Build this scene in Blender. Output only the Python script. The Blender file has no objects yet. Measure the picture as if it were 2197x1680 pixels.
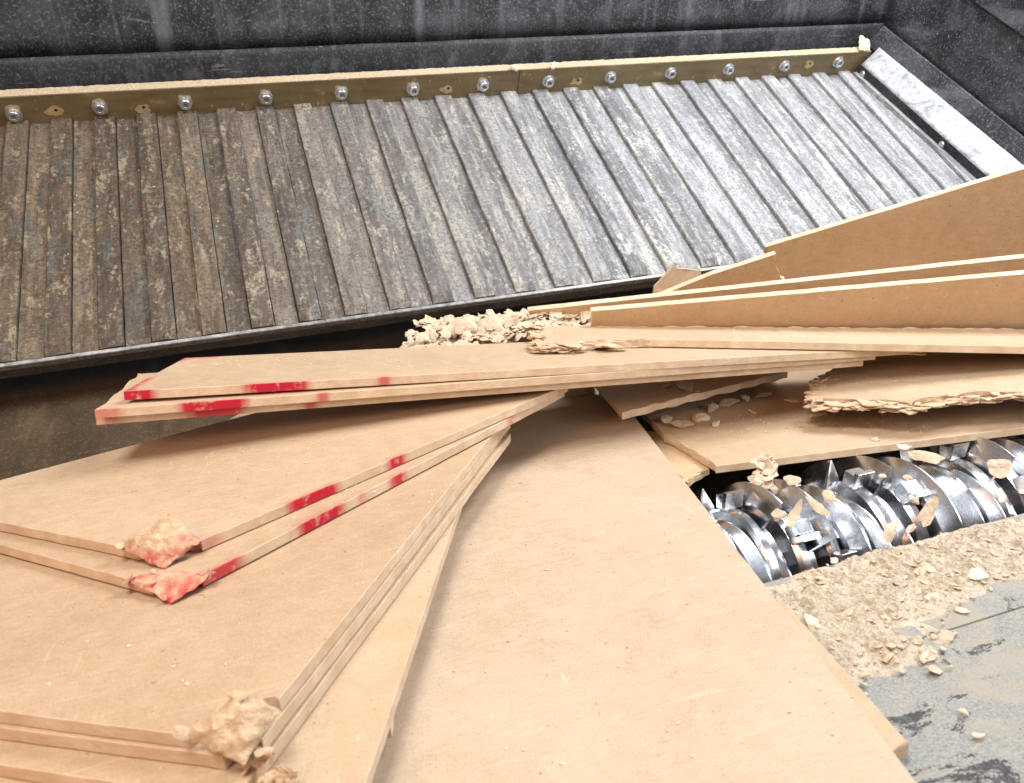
import bpy, bmesh, math, random
import numpy as np
from mathutils import Vector, Matrix, Euler, noise
from mathutils.geometry import delaunay_2d_cdt

random.seed(7)
S = bpy.context.scene
COL = S.collection
rad = math.radians

# ------------------------------------------------------------------ camera
FX, CX, CY = 1707.0, 1098.5, 840.0            # focal length and centre for a 2197 x 1680 frame
AX = Vector((.9458, -.1630, .2811)).normalized()      # hopper's long axis, seen from the camera
AZ = Vector((.0165, -.840, -.5426)); AZ -= AX * AX.dot(AZ); AZ.normalize()
AY = AZ.cross(AX)
CAMZ = 1.5
C0 = Vector((0, 0, CAMZ))
ROT = Matrix((AX, AY, AZ))                    # camera (right, down, forward) -> world
cam_d = bpy.data.cameras.new('camera')
cam = bpy.data.objects.new('camera', cam_d); COL.objects.link(cam)
r3 = Matrix((ROT.col[0], -ROT.col[1], -ROT.col[2])).transposed()
cam.matrix_world = Matrix.Translation(C0) @ r3.to_4x4()
cam_d.sensor_width = 36; cam_d.lens = FX / 2197 * 36
cam_d.clip_start = .02; cam_d.clip_end = 60
cam_d.dof.use_dof = True; cam_d.dof.focus_distance = 1.75; cam_d.dof.aperture_fstop = 7.0
S.camera = cam
S.cycles.use_adaptive_sampling = True; S.cycles.adaptive_threshold = .03; S.cycles.max_bounces = 6; S.cycles.diffuse_bounces = 4; S.cycles.glossy_bounces = 3

# ------------------------------------------------------------------ light
W = bpy.data.worlds.new('World'); S.world = W; W.use_nodes = True
bg = W.node_tree.nodes['Background']
bg.inputs['Color'].default_value = (.86, .90, 1.0, 1); bg.inputs['Strength'].default_value = .15

def area(name, loc, target, sx, sy, power, col):
    d = bpy.data.lights.new(name, 'AREA'); d.shape = 'RECTANGLE'; d.size = sx; d.size_y = sy
    d.energy = power; d.color = col
    o = bpy.data.objects.new(name, d); COL.objects.link(o)
    o.location = loc
    o.rotation_euler = (Vector(target) - Vector(loc)).to_track_quat('-Z', 'Y').to_euler()
    return o
area('hall_lamp', (-.9, 1.0, 4.7), (1.0, 1.2, .6), 1.5, 1.5, 132, (1.0, .985, .96))
area('roof_window', (2.5, 2.0, 3.1), (1.6, 1.6, .6), 1.5, 1.5, 104, (.94, .96, 1.0))
area('warm_lamp', (-1.7, -.1, 2.7), (.1, 1.0, .7), .8, .8, 26, (1.0, .50, .25))
area('added_front_fill', (2.8, -.6, 2.5), (1.6, 1.3, .8), 2.4, 1.2, 40, (.96, .975, 1.0))  # added unseen fill: reflections for the rotor, light for the leaning board faces
vs = S.view_settings
vs.view_transform = 'Standard'; vs.look = 'None'; vs.gamma = 1.0; vs.exposure = 0.38; vs.use_curve_mapping = False

# ------------------------------------------------------------------ geometry of the view
def ray(x, y):
    return ROT @ Vector(((x - CX) / FX, (y - CY) / FX, 1.0))
def tilt(a, b=0.0):
    v = Vector((math.sin(rad(b)), math.sin(rad(a)), 0)); v.z = math.sqrt(1 - v.x**2 - v.y**2); return v
class Plane:
    def __init__(s, n, p): s.n = n.normalized(); s.d = s.n.dot(p)
    def at(s, x, y):
        r = ray(x, y); return C0 + r * ((s.d - s.n.dot(C0)) / s.n.dot(r))
    def up(s, h): return Plane(s.n, s.n * (s.d + h))
N0 = tilt(17)                                 # the pile slopes 17 degrees down towards the rotor
P0 = Plane(N0, C0 + ray(355, 1192) * 1.05)    # upper face of the topmost left board
def layer(h): return P0.up(h)
def rolled(px, h, a, b=0.0): return Plane(tilt(a, b), layer(h).at(*px))

# ------------------------------------------------------------------ node helpers
class NT:
    def __init__(s, name):
        s.m = bpy.data.materials.new(name); s.m.use_nodes = True
        s.t = s.m.node_tree; s.b = s.t.nodes['Principled BSDF']
    def n(s, k, **kw):
        x = s.t.nodes.new(k)
        for a, v in kw.items(): setattr(x, a, v)
        return x
    def l(s, a, b): s.t.links.new(a, b)
    def coord(s, scale=(1, 1, 1), rnd=True, kind='Object'):
        tc = s.n('ShaderNodeTexCoord'); mp = s.n('ShaderNodeMapping'); mp.inputs['Scale'].default_value = scale
        out = tc.outputs[kind]
        if rnd:
            oi = s.n('ShaderNodeObjectInfo'); ad = s.n('ShaderNodeVectorMath', operation='ADD')
            mu = s.n('ShaderNodeVectorMath', operation='SCALE'); mu.inputs['Scale'].default_value = 37.0
            cb = s.n('ShaderNodeCombineXYZ')
            s.l(oi.outputs['Random'], cb.inputs[0]); s.l(oi.outputs['Random'], cb.inputs[1]); s.l(oi.outputs['Random'], cb.inputs[2])
            s.l(cb.outputs[0], mu.inputs[0]); s.l(out, ad.inputs[0]); s.l(mu.outputs[0], ad.inputs[1]); out = ad.outputs[0]
        s.l(out, mp.inputs['Vector']); return mp.outputs[0]
    def noise(s, vec, scale, detail=4, rough=.55, dist=0.0):
        x = s.n('ShaderNodeTexNoise'); x.inputs['Scale'].default_value = scale; x.inputs['Detail'].default_value = detail
        x.inputs['Roughness'].default_value = rough; x.inputs['Distortion'].default_value = dist
        s.l(vec, x.inputs['Vector']); return x.outputs['Fac']
    def ramp(s, fac, stops):
        r = s.n('ShaderNodeValToRGB'); e = r.color_ramp.elements
        while len(e) < len(stops): e.new(.5)
        for k, (p, c) in zip(e, stops):
            k.position = p; k.color = (c, c, c, 1) if isinstance(c, (int, float)) else (*c, 1)
        s.l(fac, r.inputs[0]); return r.outputs[0]
    def mix(s, fac, a, b, mode='MIX'):
        x = s.n('ShaderNodeMix', data_type='RGBA', blend_type=mode)
        for k, v in ((0, fac), (6, a), (7, b)):
            sock = x.inputs[k]
            if isinstance(v, (int, float)): sock.default_value = v if k == 0 else (v, v, v, 1)
            elif isinstance(v, tuple): sock.default_value = (*v, 1)
            else: s.l(v, sock)
        return x.outputs[2]
    def math(s, op, a, b=0.0, clamp=False):
        x = s.n('ShaderNodeMath', operation=op); x.use_clamp = clamp
        for i, v in enumerate((a, b)):
            if isinstance(v, (int, float)): x.inputs[i].default_value = v
            else: s.l(v, x.inputs[i])
        return x.outputs[0]
    def attr(s, name):
        x = s.n('ShaderNodeAttribute'); x.attribute_name = name; return x.outputs['Fac']
    def bump(s, h, dist, strength=1.0, prev=None):
        x = s.n('ShaderNodeBump'); x.inputs['Distance'].default_value = dist; x.inputs['Strength'].default_value = strength
        s.l(h, x.inputs['Height'])
        if prev is not None: s.l(prev, x.inputs['Normal'])
        return x.outputs[0]
    def done(s, color=None, rough=None, metal=None, normal=None, spec=None):
        for k, v in (('Base Color', color), ('Roughness', rough), ('Metallic', metal), ('Normal', normal), ('Specular IOR Level', spec)):
            if v is None: continue
            i = s.b.inputs[k]
            if isinstance(v, tuple): i.default_value = (*v, 1)
            elif isinstance(v, (int, float)): i.default_value = v
            else: s.l(v, i)
        return s.m

RED = (.50, .012, .036)
def mdf_face(name='fibreboard_face', tint=(1, 1, 1)):
    t = NT(name); c = t.coord()
    big = t.noise(c, 5, 3); mid = t.noise(c, 34, 6, .7); fine = t.noise(c, 420, 4, .75); fib = t.noise(t.coord((700, 160, 300)), 1, 4, .7, .6)
    str_ = t.noise(t.coord((30, 200, 60)), 1, 5, .65, .4)
    T = lambda k: tuple(a * b for a, b in zip(k, tint))
    col = t.mix(t.ramp(big, [(.35, 0), (.68, 1)]), T((.455, .320, .198)), T((.515, .374, .242)))
    col = t.mix(t.math('MULTIPLY', t.ramp(mid, [(.42, 0), (.66, 1)]), .5), col, T((.565, .415, .285)))
    col = t.mix(t.math('MULTIPLY', t.ramp(str_, [(.52, 0), (.70, 1)]), .35), col, T((.385, .240, .135)))
    col = t.mix(t.ramp(fine, [(.36, .55), (.48, 0)]), col, T((.33, .20, .11)))
    col = t.mix(t.ramp(fib, [(.54, 0), (.66, .55)]), col, T((.63, .47, .32)))
    spots = t.ramp(t.noise(c, 120, 1, .3), [(.765, 0), (.79, 1)])
    col = t.mix(t.math('MULTIPLY', spots, .6), col, (.16, .09, .05))
    v1 = t.n('ShaderNodeTexVoronoi'); v1.inputs['Scale'].default_value = 46; t.l(c, v1.inputs['Vector'])
    col = t.mix(t.math('MULTIPLY', t.ramp(v1.outputs['Distance'], [(.03, 1), (.07, 0)]), .75), col, T((.74, .60, .44)))
    scr = t.ramp(t.noise(t.coord((5, 150, 60)), 1, 3, .5, .8), [(.685, 0), (.70, 1)])
    scr2 = t.ramp(t.noise(t.coord((110, 7, 40)), 1, 3, .5, .8), [(.70, 0), (.715, 1)])
    col = t.mix(t.math('MULTIPLY', t.math('MAXIMUM', scr, scr2), .35), col, T((.68, .53, .38)))
    grime = t.math('MULTIPLY', t.ramp(t.noise(c, 9, 7, .7, .5), [(.55, 0), (.72, 1)]), .25)
    col = t.mix(grime, col, T((.36, .25, .165)))
    oi = t.n('ShaderNodeObjectInfo')
    col = t.mix(1.0, col, t.ramp(oi.outputs['Random'], [(0, (.93, .92, .90)), (.5, (1.0, 1.0, 1.0)), (1, (1.04, 1.05, 1.05))]), 'MULTIPLY')
    col = t.mix(t.math('MULTIPLY', t.attr('paint'), t.ramp(t.noise(c, 110, 4, .6), [(.35, .35), (.5, 1)])), col, RED)
    bm = t.bump(t.noise(t.coord((22, 60, 40)), 1, 5, .65), .006, .34); bm = t.bump(fine, .0012, .5, bm)
    return t.done(col, t.ramp(mid, [(.3, .48), (.7, .66)]), 0.0, bm, .4)
def mdf_edge():
    t = NT('fibreboard_edge'); c = t.coord()
    a = t.noise(c, 25, 4); f = t.noise(c, 900, 3, .7); lay = t.noise(t.coord((60, 60, 900)), 1, 3, .6)
    col = t.mix(t.ramp(a, [(.35, 0), (.7, 1)]), (.62, .455, .30), (.78, .63, .465))
    col = t.mix(t.math('MULTIPLY', t.ramp(lay, [(.35, 1), (.55, 0)]), .35), col, (.44, .28, .16))
    col = t.mix(t.ramp(f, [(.32, .5), (.5, 0)]), col, (.40, .25, .14))
    pm = t.math('MULTIPLY', t.attr('paint'), t.ramp(t.noise(c, 45, 6, .7), [(.34, .35), (.46, 1)]))
    col = t.mix(pm, col, RED)
    return t.done(col, .75, 0.0, t.bump(f, .001, .6), .3)
def mdf_torn():
    t = NT('torn_fibre'); c = t.coord()
    a = t.noise(c, 60, 5, .6); f = t.noise(c, 800, 3, .7)
    col = t.mix(t.ramp(a, [(.35, 0), (.65, 1)]), (.50, .335, .20), (.70, .54, .37))
    col = t.mix(t.ramp(f, [(.32, .5), (.5, 0)]), col, (.38, .24, .14))
    pm = t.math('MULTIPLY', t.attr('paint'), t.ramp(t.noise(c, 90, 4, .6), [(.35, .15), (.55, 1)]))
    col = t.mix(pm, col, RED)
    return t.done(col, .85, 0.0, t.bump(t.noise(c, 350, 5, .65), .0025, .8), .2)
M_FACE = mdf_face(); M_FACE_W = mdf_face('fibreboard_face_brown', (1.19, 1.14, 1.04))
M_FACE_P = mdf_face('fibreboard_face_pale', (.985, 1.03, 1.11))
M_EDGE = mdf_edge(); M_TORN = mdf_torn()

def rib_mat():
    t = NT('dusty_worn_steel'); ge = t.n('ShaderNodeNewGeometry')
    c = t.coord((1, 1, 1))
    sep = t.n('ShaderNodeSeparateXYZ'); t.l(ge.outputs['Position'], sep.inputs[0])
    xr = t.n('ShaderNodeMapRange'); xr.inputs[1].default_value = -.15; xr.inputs[2].default_value = 1.25
    t.l(sep.outputs[0], xr.inputs[0]); X = xr.outputs[0]         # dust, brown (left) to pale grey (right), with window glare painted into that paleness
    oi = t.n('ShaderNodeObjectInfo'); tone = t.ramp(oi.outputs['Random'], [(0, .55), (1, 1.25)])
    n1 = t.noise(t.coord((22, 3.0, 3.0)), 1.4, 8, .72, .6); n2 = t.noise(t.coord((14, 4.6, 4.6)), 2.1, 9, .72, .4)
    n3 = t.noise(t.coord((60, 5, 5)), 1, 8, .78)
    n5 = t.noise(t.coord((34, 3.2, 3.2)), 1, 8, .78)
    g = t.noise(c, 70, 8, .8, .3); g2 = t.noise(c, 105, 7, .78, .4)
    bare = t.mix(X, (.080, .053, .033), (.18, .185, .195))
    col = t.mix(t.ramp(n1, [(.40, 0), (.60, 1)]), bare, t.mix(X, (.175, .125, .078), (.34, .345, .355)))
    col = t.mix(1.0, col, tone, 'MULTIPLY')
    steel = t.ramp(t.noise(t.coord((15, 3.2, 3.2)), 1.6, 8, .70, .3), [(.54, 0), (.62, 1)])
    col = t.mix(t.math('MULTIPLY', steel, .65), col, t.mix(X, (.17, .185, .18), (.46, .48, .51)))
    col = t.mix(t.math('MULTIPLY', t.ramp(n3, [(.50, 0), (.62, 1)]), .4), col, t.mix(X, (.20, .165, .12), (.44, .44, .445)))
    dust = t.ramp(t.math('ADD', n2, t.math('MULTIPLY', t.math('SUBTRACT', g, .5), .6)), [(.55, 0), (.63, 1)])
    col = t.mix(t.math('MULTIPLY', dust, .8), col, t.mix(X, (.345, .285, .185), (.58, .575, .52)))
    lng = t.ramp(t.math('ADD', t.noise(t.coord((24, 2.0, 2.0)), 1, 5, .65, .3), t.math('MULTIPLY', t.math('SUBTRACT', g, .5), .5)), [(.54, 0), (.64, 1)])
    col = t.mix(t.math('MULTIPLY', lng, t.math('ADD', t.math('MULTIPLY', X, .55), .2)), col, t.mix(X, (.36, .29, .18), (.56, .555, .50)))
    crumbs = t.math('MULTIPLY', t.ramp(g, [(.545, 0), (.60, 1)]), .5)
    col = t.mix(crumbs, col, t.mix(X, (.33, .27, .18), (.54, .545, .535)))
    col = t.mix(t.math('MULTIPLY', t.ramp(n5, [(.50, 0), (.64, 1)]), .6), col, t.mix(X, (.055, .035, .022), (.085, .088, .095)))
    dark = t.math('MULTIPLY', t.ramp(g2, [(.42, 1), (.49, 0)]), t.math('SUBTRACT', .72, t.math('MULTIPLY', X, .12)))
    col = t.mix(dark, col, t.mix(X, (.028, .021, .015), (.085, .09, .10)))
    bm = t.bump(g, .004, .5); bm = t.bump(g2, .002, .6, bm)
    return t.done(col, t.ramp(n1, [(.3, .52), (.7, .78)]), t.math('MULTIPLY', steel, .5), bm, .5)
M_RIB = rib_mat()

def dark_steel(name, base=(.018, .020, .023), light=(.14, .15, .17), streak=(13, 3, .8), amt=1.0, rough=(.34, .6), scale=1.0):
    t = NT(name); c = t.coord(rnd=False)
    g = t.noise(c, 130 * scale, 6, .78); m = t.noise(c, 7 * scale, 6, .68, .5)
    s = t.noise(t.coord(streak, False), 1, 5, .65, .3)
    col = t.mix(t.math('MULTIPLY', t.ramp(m, [(.42, 0), (.74, 1)]), .5 * amt), base, light)
    col = t.mix(t.math('MULTIPLY', t.ramp(s, [(.54, 0), (.70, 1)]), .45 * amt), col, tuple(k * 1.7 for k in light))
    col = t.mix(t.math('MULTIPLY', t.ramp(g, [(.53, 0), (.63, 1)]), .75 * amt), col, tuple(k * 1.5 for k in light))
    sc = t.noise(t.coord((3, 90, 40), False), 1, 3, .5, 1.2)
    col = t.mix(t.math('MULTIPLY', t.ramp(sc, [(.68, 0), (.71, 1)]), .5 * amt), col, tuple(min(1, k * 2.6) for k in light))
    return t.done(col, t.ramp(m, [(.3, rough[0]), (.7, rough[1])]), .15, t.bump(g, .002, .35), .5)
M_WALL = dark_steel('smeared_black_steel')
M_SIDE = dark_steel('scraped_black_steel', streak=(4, 2, 8))
M_BAND = dark_steel('black_flange', base=(.010, .011, .013), light=(.085, .09, .10), streak=(14, 2, 8), rough=(.55, .75))
M_BED = dark_steel('brown_oily_steel', base=(.055, .036, .018), light=(.14, .092, .048), rough=(.5, .7), amt=.7)
M_FRONT = dark_steel('pusher_front_steel', base=(.05, .042, .036), light=(.16, .14, .12), streak=(3, 3, 40), rough=(.3, .5))

def olive():
    t = NT('olive_painted_bar'); c = t.coord(rnd=False)
    m = t.noise(t.coord((5, 30, 30), False), 1, 5, .65); g = t.noise(c, 180, 4, .7)
    ge = t.n('ShaderNodeNewGeometry'); sep = t.n('ShaderNodeSeparateXYZ'); t.l(ge.outputs['Position'], sep.inputs[0])
    col = t.mix(t.ramp(m, [(.3, 0), (.7, 1)]), (.145, .105, .045), (.235, .18, .090))
    pale = t.math('MULTIPLY', t.ramp(t.noise(c, 26, 5, .65, .5), [(.60, 0), (.70, 1)]), .7)
    col = t.mix(pale, col, (.40, .30, .16))
    ch = t.ramp(t.noise(t.coord((60, 60, 22), False), 1, 4, .6), [(.67, 0), (.70, 1)])
    col = t.mix(t.math('MULTIPLY', ch, .8), col, (.55, .52, .45))
    col = t.mix(t.ramp(g, [(.30, .5), (.42, 0)]), col, (.07, .045, .015))
    return t.done(col, t.ramp(g, [(.3, .32), (.7, .5)]), .0, t.bump(g, .001, .4), .5)
M_OLIVE = olive()
def simple(name, col, rough, metal=0.0, var=.25, scale=90, bump=.0008, spec=.5):
    t = NT(name); c = t.coord()
    a = t.noise(c, scale, 5, .65)
    k = t.mix(t.ramp(a, [(.3, 0), (.7, 1)]), tuple(v * (1 - var) for v in col), tuple(min(1, v * (1 + var)) for v in col))
    return t.done(k, t.ramp(a, [(.3, max(.05, rough - .08)), (.7, rough + .08)]), metal, t.bump(a, bump, .5), spec)
M_ZINC = simple('zinc_plated_steel', (.62, .64, .66), .32, .85)
M_LIP = simple('worn_lip_steel', (.24, .235, .23), .45, .5, .5, 60)
M_SOCKET = simple('grey_socket', (.22, .22, .23), .5, .6)
M_HOLE = simple('dark_hole', (.02, .015, .01), .7)
M_DUST = simple('pale_fibre_dust', (.48, .385, .265), .95, 0, .3, 160, .003, .1)
M_TAN = simple('tan_scuffed_paint', (.50, .37, .19), .7, 0, .25, 70)
M_CHIP = simple('wood_fibre_chip', (.56, .445, .32), .85, 0, .25, 120, .002, .15)
M_CHIP2 = simple('pale_wood_fibre_chip', (.68, .565, .425), .85, 0, .15, 120, .002, .15)
M_BLACK = simple('black_void_steel', (.012, .010, .009), .8, 0, .3)

def white_strip():
    t = NT('dust_whitened_steel'); c = t.coord(rnd=False)
    m = t.noise(c, 60, 6, .7, .4); k = t.ramp(t.noise(t.coord((14, 5, 14), False), 1, 5, .7, .6), [(.38, 1), (.45, 0)])
    col = t.mix(t.ramp(m, [(.35, 0), (.55, 1)]), (.30, .32, .35), (.58, .60, .63))
    col = t.mix(t.math('MULTIPLY', k, .7), col, (.20, .22, .25))
    col = t.mix(t.math('MULTIPLY', t.ramp(t.noise(t.coord((40, 140, 40), False), 1, 4, .6), [(.64, 0), (.68, 1)]), .7), col, (.22, .24, .27))
    return t.done(col, .55, .1, t.bump(m, .003, .4), .5)
M_WHITE = white_strip()

def floor_mat():
    t = NT('dusted_floor_plate'); c = t.coord(rnd=False)
    a = t.noise(t.coord((3.0, 5, 4), False), 2.0, 6, .66, .8); g = t.noise(c, 320, 5, .75); g2 = t.noise(c, 900, 2, .7)
    col = t.mix(t.ramp(g, [(.36, 0), (.62, 1)]), (.18, .182, .168), (.38, .38, .35))
    tan = t.math('MULTIPLY', t.ramp(a, [(.46, 0), (.60, 1)]), .75)
    col = t.mix(tan, col, (.38, .34, .265))
    bl = t.math('ADD', t.noise(t.coord((4, 8, 6), False), 1.5, 7, .72, .6), t.math('MULTIPLY', t.math('SUBTRACT', g, .5), .16))
    blk = t.ramp(bl, [(.405, 1), (.425, 0)])
    col = t.mix(blk, col, t.mix(t.ramp(g, [(.4, 0), (.7, 1)]), (.035, .036, .04), (.12, .12, .13)))
    st = t.ramp(t.noise(t.coord((30, 2.2, 3), False), 1, 4, .6, .2), [(.54, 0), (.66, 1)])
    col = t.mix(t.math('MULTIPLY', st, .4), col, (.30, .33, .33))
    col = t.mix(t.math('MULTIPLY', t.ramp(g2, [(.34, 1), (.48, 0)]), .45), col, (.16, .15, .13))
    return t.done(col, .8, 0.0, t.bump(g, .003, .5), .3)
M_FLOOR = floor_mat()
def rotor_mat(name, base, rough):
    t = NT(name); c = t.coord(); m = t.noise(c, 18, 5, .65); s = t.noise(t.coord((400, 14, 14)), 1, 3, .6)
    g = t.ramp(t.noise(c, 30, 6, .7, .4), [(.60, 0), (.70, 1)])
    col = t.mix(t.math('MULTIPLY', g, .5), base, (.12, .11, .10))
    return t.done(col, t.math('ADD', t.ramp(m, [(.3, rough - .07), (.7, rough + .12)]), t.math('MULTIPLY', g, .15)), 1.0, t.bump(s, .0004, .3), .5)
M_ROT = rotor_mat('polished_rotor_steel', (.74, .76, .79), .22)
M_KNIFE = rotor_mat('ground_knife_steel', (.86, .88, .90), .24)
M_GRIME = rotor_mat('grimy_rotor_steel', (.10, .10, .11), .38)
def heap_mat():
    t = NT('fibre_crumbs'); c = t.coord(rnd=False); a = t.noise(c, 40, 5, .65); g = t.noise(c, 420, 4, .75)
    col = t.mix(t.ramp(a, [(.35, 0), (.65, 1)]), (.54, .46, .345), (.66, .59, .47))
    col = t.mix(t.ramp(g, [(.32, .6), (.48, 0)]), col, (.27, .19, .11))
    return t.done(col, .95, 0, t.bump(g, .004, .8), .1)
M_HEAP = heap_mat()

# ------------------------------------------------------------------ object helpers
def tag(o, label=None, cat=None, group=None, kind=None):
    if label: o['label'] = label
    if cat: o['category'] = cat
    if group: o['group'] = group
    if kind: o['kind'] = kind
    return o
def empty(name, loc):
    o = bpy.data.objects.new(name, None); COL.objects.link(o); o.location = loc; o.empty_display_size = .05
    return o
def link_mesh(name, me, mats, parent=None, smooth=False, origin=None):
    """me holds world coordinates; the object's origin moves to the middle of its base"""
    co = np.empty(len(me.vertices) * 3); me.vertices.foreach_get('co', co); co = co.reshape(-1, 3)
    if origin is None:
        lo, hi = co.min(0), co.max(0); origin = Vector(((lo[0] + hi[0]) / 2, (lo[1] + hi[1]) / 2, lo[2]))
    co = co - np.array(origin); me.vertices.foreach_set('co', co.ravel())
    for m in (mats if isinstance(mats, (list, tuple)) else [mats]): me.materials.append(m)
    if smooth: me.polygons.foreach_set('use_smooth', [True] * len(me.polygons))
    o = bpy.data.objects.new(name, me); COL.objects.link(o)
    if parent is not None:
        o.parent = parent
        p = parent; off = Vector((0, 0, 0))
        while p is not None: off += p.location; p = p.parent
        o.location = Vector(origin) - off
    else: o.location = origin
    me.update(); return o
def mesh(name, v, f):
    me = bpy.data.meshes.new(name); me.from_pydata([tuple(p) for p in v], [], f); me.update(); return me
def from_bm(name, bm):
    me = bpy.data.meshes.new(name); bmesh.ops.recalc_face_normals(bm, faces=bm.faces); bm.to_mesh(me); bm.free(); return me
def prism(v_top, vec):
    n = len(v_top); v = [Vector(p) for p in v_top] + [Vector(p) + vec for p in v_top]
    f = [list(range(n)), list(range(2 * n - 1, n - 1, -1))] + [[i, i + n, (i + 1) % n + n, (i + 1) % n] for i in range(n)]
    return v, f
def bevel_box(v, f, name, w=.0015, seg=2):
    bm = bmesh.new(); vs_ = [bm.verts.new(p) for p in v]
    for q in f: bm.faces.new([vs_[i] for i in q])
    bmesh.ops.recalc_face_normals(bm, faces=bm.faces)
    bmesh.ops.bevel(bm, geom=list(bm.edges), offset=w, segments=seg, affect='EDGES', profile=.6)
    return from_bm(name, bm)
def nz(p, s, o=0.0): return noise.noise(Vector(p) * s + Vector((o, o * 1.7, -o)))

# ------------------------------------------------------------------ hopper frame in its own axes (x along, y back, z up)
EX = Vector((1, 0, 0)); SL = Vector((0, .935, .3553)).normalized(); NP = EX.cross(SL)
LIP = C0 + ray(0, 775) * 2.0
PLATE = Plane(NP, LIP)
barb = PLATE.at(0, 270)
PLEN = (barb - LIP).dot(SL)
XL, XR = -1.05, 2.60
def pl(x, s, h=0.0): return Vector((x, LIP.y, LIP.z)) + SL * s + NP * h

# walls ---------------------------------------------------------------
BARH, BART = .100, .020
wy = pl(0, PLEN + .036).y; wz0 = pl(0, PLEN + .04, BARH).z
def grid_sheet(name, p, u, v, nu, nv, amp, scale, mat, seed, thick, kind='structure'):
    n = u.cross(v).normalized(); vs_, f = [], []
    for j in range(nv + 1):
        for i in range(nu + 1):
            q = p + u * (i / nu) + v * (j / nv); vs_.append(q + n * amp * nz(q, scale, seed))
    for j in range(nv):
        for i in range(nu):
            a = j * (nu + 1) + i; f.append([a, a + 1, a + nu + 2, a + nu + 1])
    me = mesh(name, vs_, f)
    o = link_mesh(name, me, mat, smooth=True); tag(o, kind=kind)
    m = o.modifiers.new('thick', 'SOLIDIFY'); m.thickness = thick; m.offset = -1
    return o
def XS(s): return 2.597 + .105 * (PLEN - s)           # foot of the right side: the hopper widens towards the rotor
XW = 2.80
wb0 = Vector((XL - .6, wy + .012, wz0 + .078))
grid_sheet('wall_back', wb0, Vector((XW - XL + .6, 0, 0)), Vector((0, .05, 1.3)), 60, 20, .004, 3, M_WALL, 1, .01)
# lower flange of the back wall: a rolled band standing proud of the wall
fl = []
for k in range(9):
    a = k / 8
    fl.append((wy - .003 - .009 * math.sin(a * math.pi) ** .5, wz0 - .05 + a * .135))
vv, ff = [], []
NX = 120
for i in range(NX + 1):
    x = XL - .6 + (XW - XL + .6) * i / NX
    for k, (y, z) in enumerate(fl): vv.append((x, y + .002 * nz((x, 0, k), 6), z + .002 * nz((x, k, 0), 5, 3)))
for i in range(NX):
    for k in range(8):
        a = i * 9 + k; ff.append([a, a + 9, a + 10, a + 1])
o = link_mesh('wall_flange', mesh('wall_flange', vv, ff), M_BAND, smooth=True); tag(o, kind='structure')
m = o.modifiers.new('thick', 'SOLIDIFY'); m.thickness = .006

# right side: wall, lower skirt, whitened strip ----------------------
s0, s1 = -.85, PLEN - .015
def ws(s): return XS(s) + .050 + .03 * (PLEN - s)      # outer side of the whitened strip
S_END = PLEN + .06
pa_, pb_ = pl(ws(S_END) + .055, S_END, .150), pl(ws(-1.4) + .055, -1.4, .150)
grid_sheet('wall_right', pa_, pb_ - pa_, Vector((.16, 0, 1.25)), 40, 20, .003, 3, M_SIDE, 5, .01)
sk = [pl(ws(S_END) + .004, S_END, .10), pl(ws(-1.2) + .004, -1.2, .10), pl(ws(-1.2) + .046, -1.2, .178), pl(ws(S_END) + .046, S_END, .178)]
v, f = prism(sk, Vector((.007, 0, .002)))
o = link_mesh('wall_skirt', bevel_box(v, f, 'wall_skirt', .002), M_SIDE); tag(o, kind='structure')
sk = [pl(ws(S_END) + .088, S_END, .43), pl(ws(-1.2) + .088, -1.2, .43), pl(ws(-1.2) + .15, -1.2, .95), pl(ws(S_END) + .15, S_END, .95)]
v, f = prism(sk, Vector((.012, 0, 0)))
o = link_mesh('wall_liner', bevel_box(v, f, 'wall_liner', .002), M_SIDE); tag(o, kind='structure')

gs = empty('side_guide_strip', pl(XR + .1, PLEN / 2, 0))
tag(gs, 'dust-whitened sloping steel strip along the right wall beside the ribbed plate', 'guide strip')
v, f = prism([pl(XS(s0), s0, -.02), pl(XS(s1), s1, -.02), pl(XS(s1), s1, .050), pl(XS(s0), s0, .050)], Vector((.01, 0, 0)))
link_mesh('side_face', bevel_box(v, f, 'side_face'), M_BAND, gs)
v, f = prism([pl(XS(s0) - .020, s0, .017), pl(XS(s1) - .020, s1, .017), pl(XS(s1) - .0005, s1, .017), pl(XS(s0) - .0005, s0, .017)], NP * -.03)
link_mesh('edge_flat', bevel_box(v, f, 'edge_flat'), M_RIB, gs)
NS = 60; vv, ff = [], []
for i in range(NS + 1):
    s = s0 + (s1 - s0) * i / NS
    for k in range(7):
        a = k / 6; vv.append(pl(XS(s) + (ws(s) - XS(s)) * a, s, .051 + .075 * a ** 1.1 + .0015 * nz((s, a, 0), 14)))
for i in range(NS):
    for k in range(6):
        a = i * 7 + k; ff.append([a, a + 1, a + 8, a + 7])
o = link_mesh('dusty_top', mesh('dusty_top', vv, ff), M_WHITE, gs, smooth=True)
m = o.modifiers.new('thick', 'SOLIDIFY'); m.thickness = .006; m.offset = -1
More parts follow.
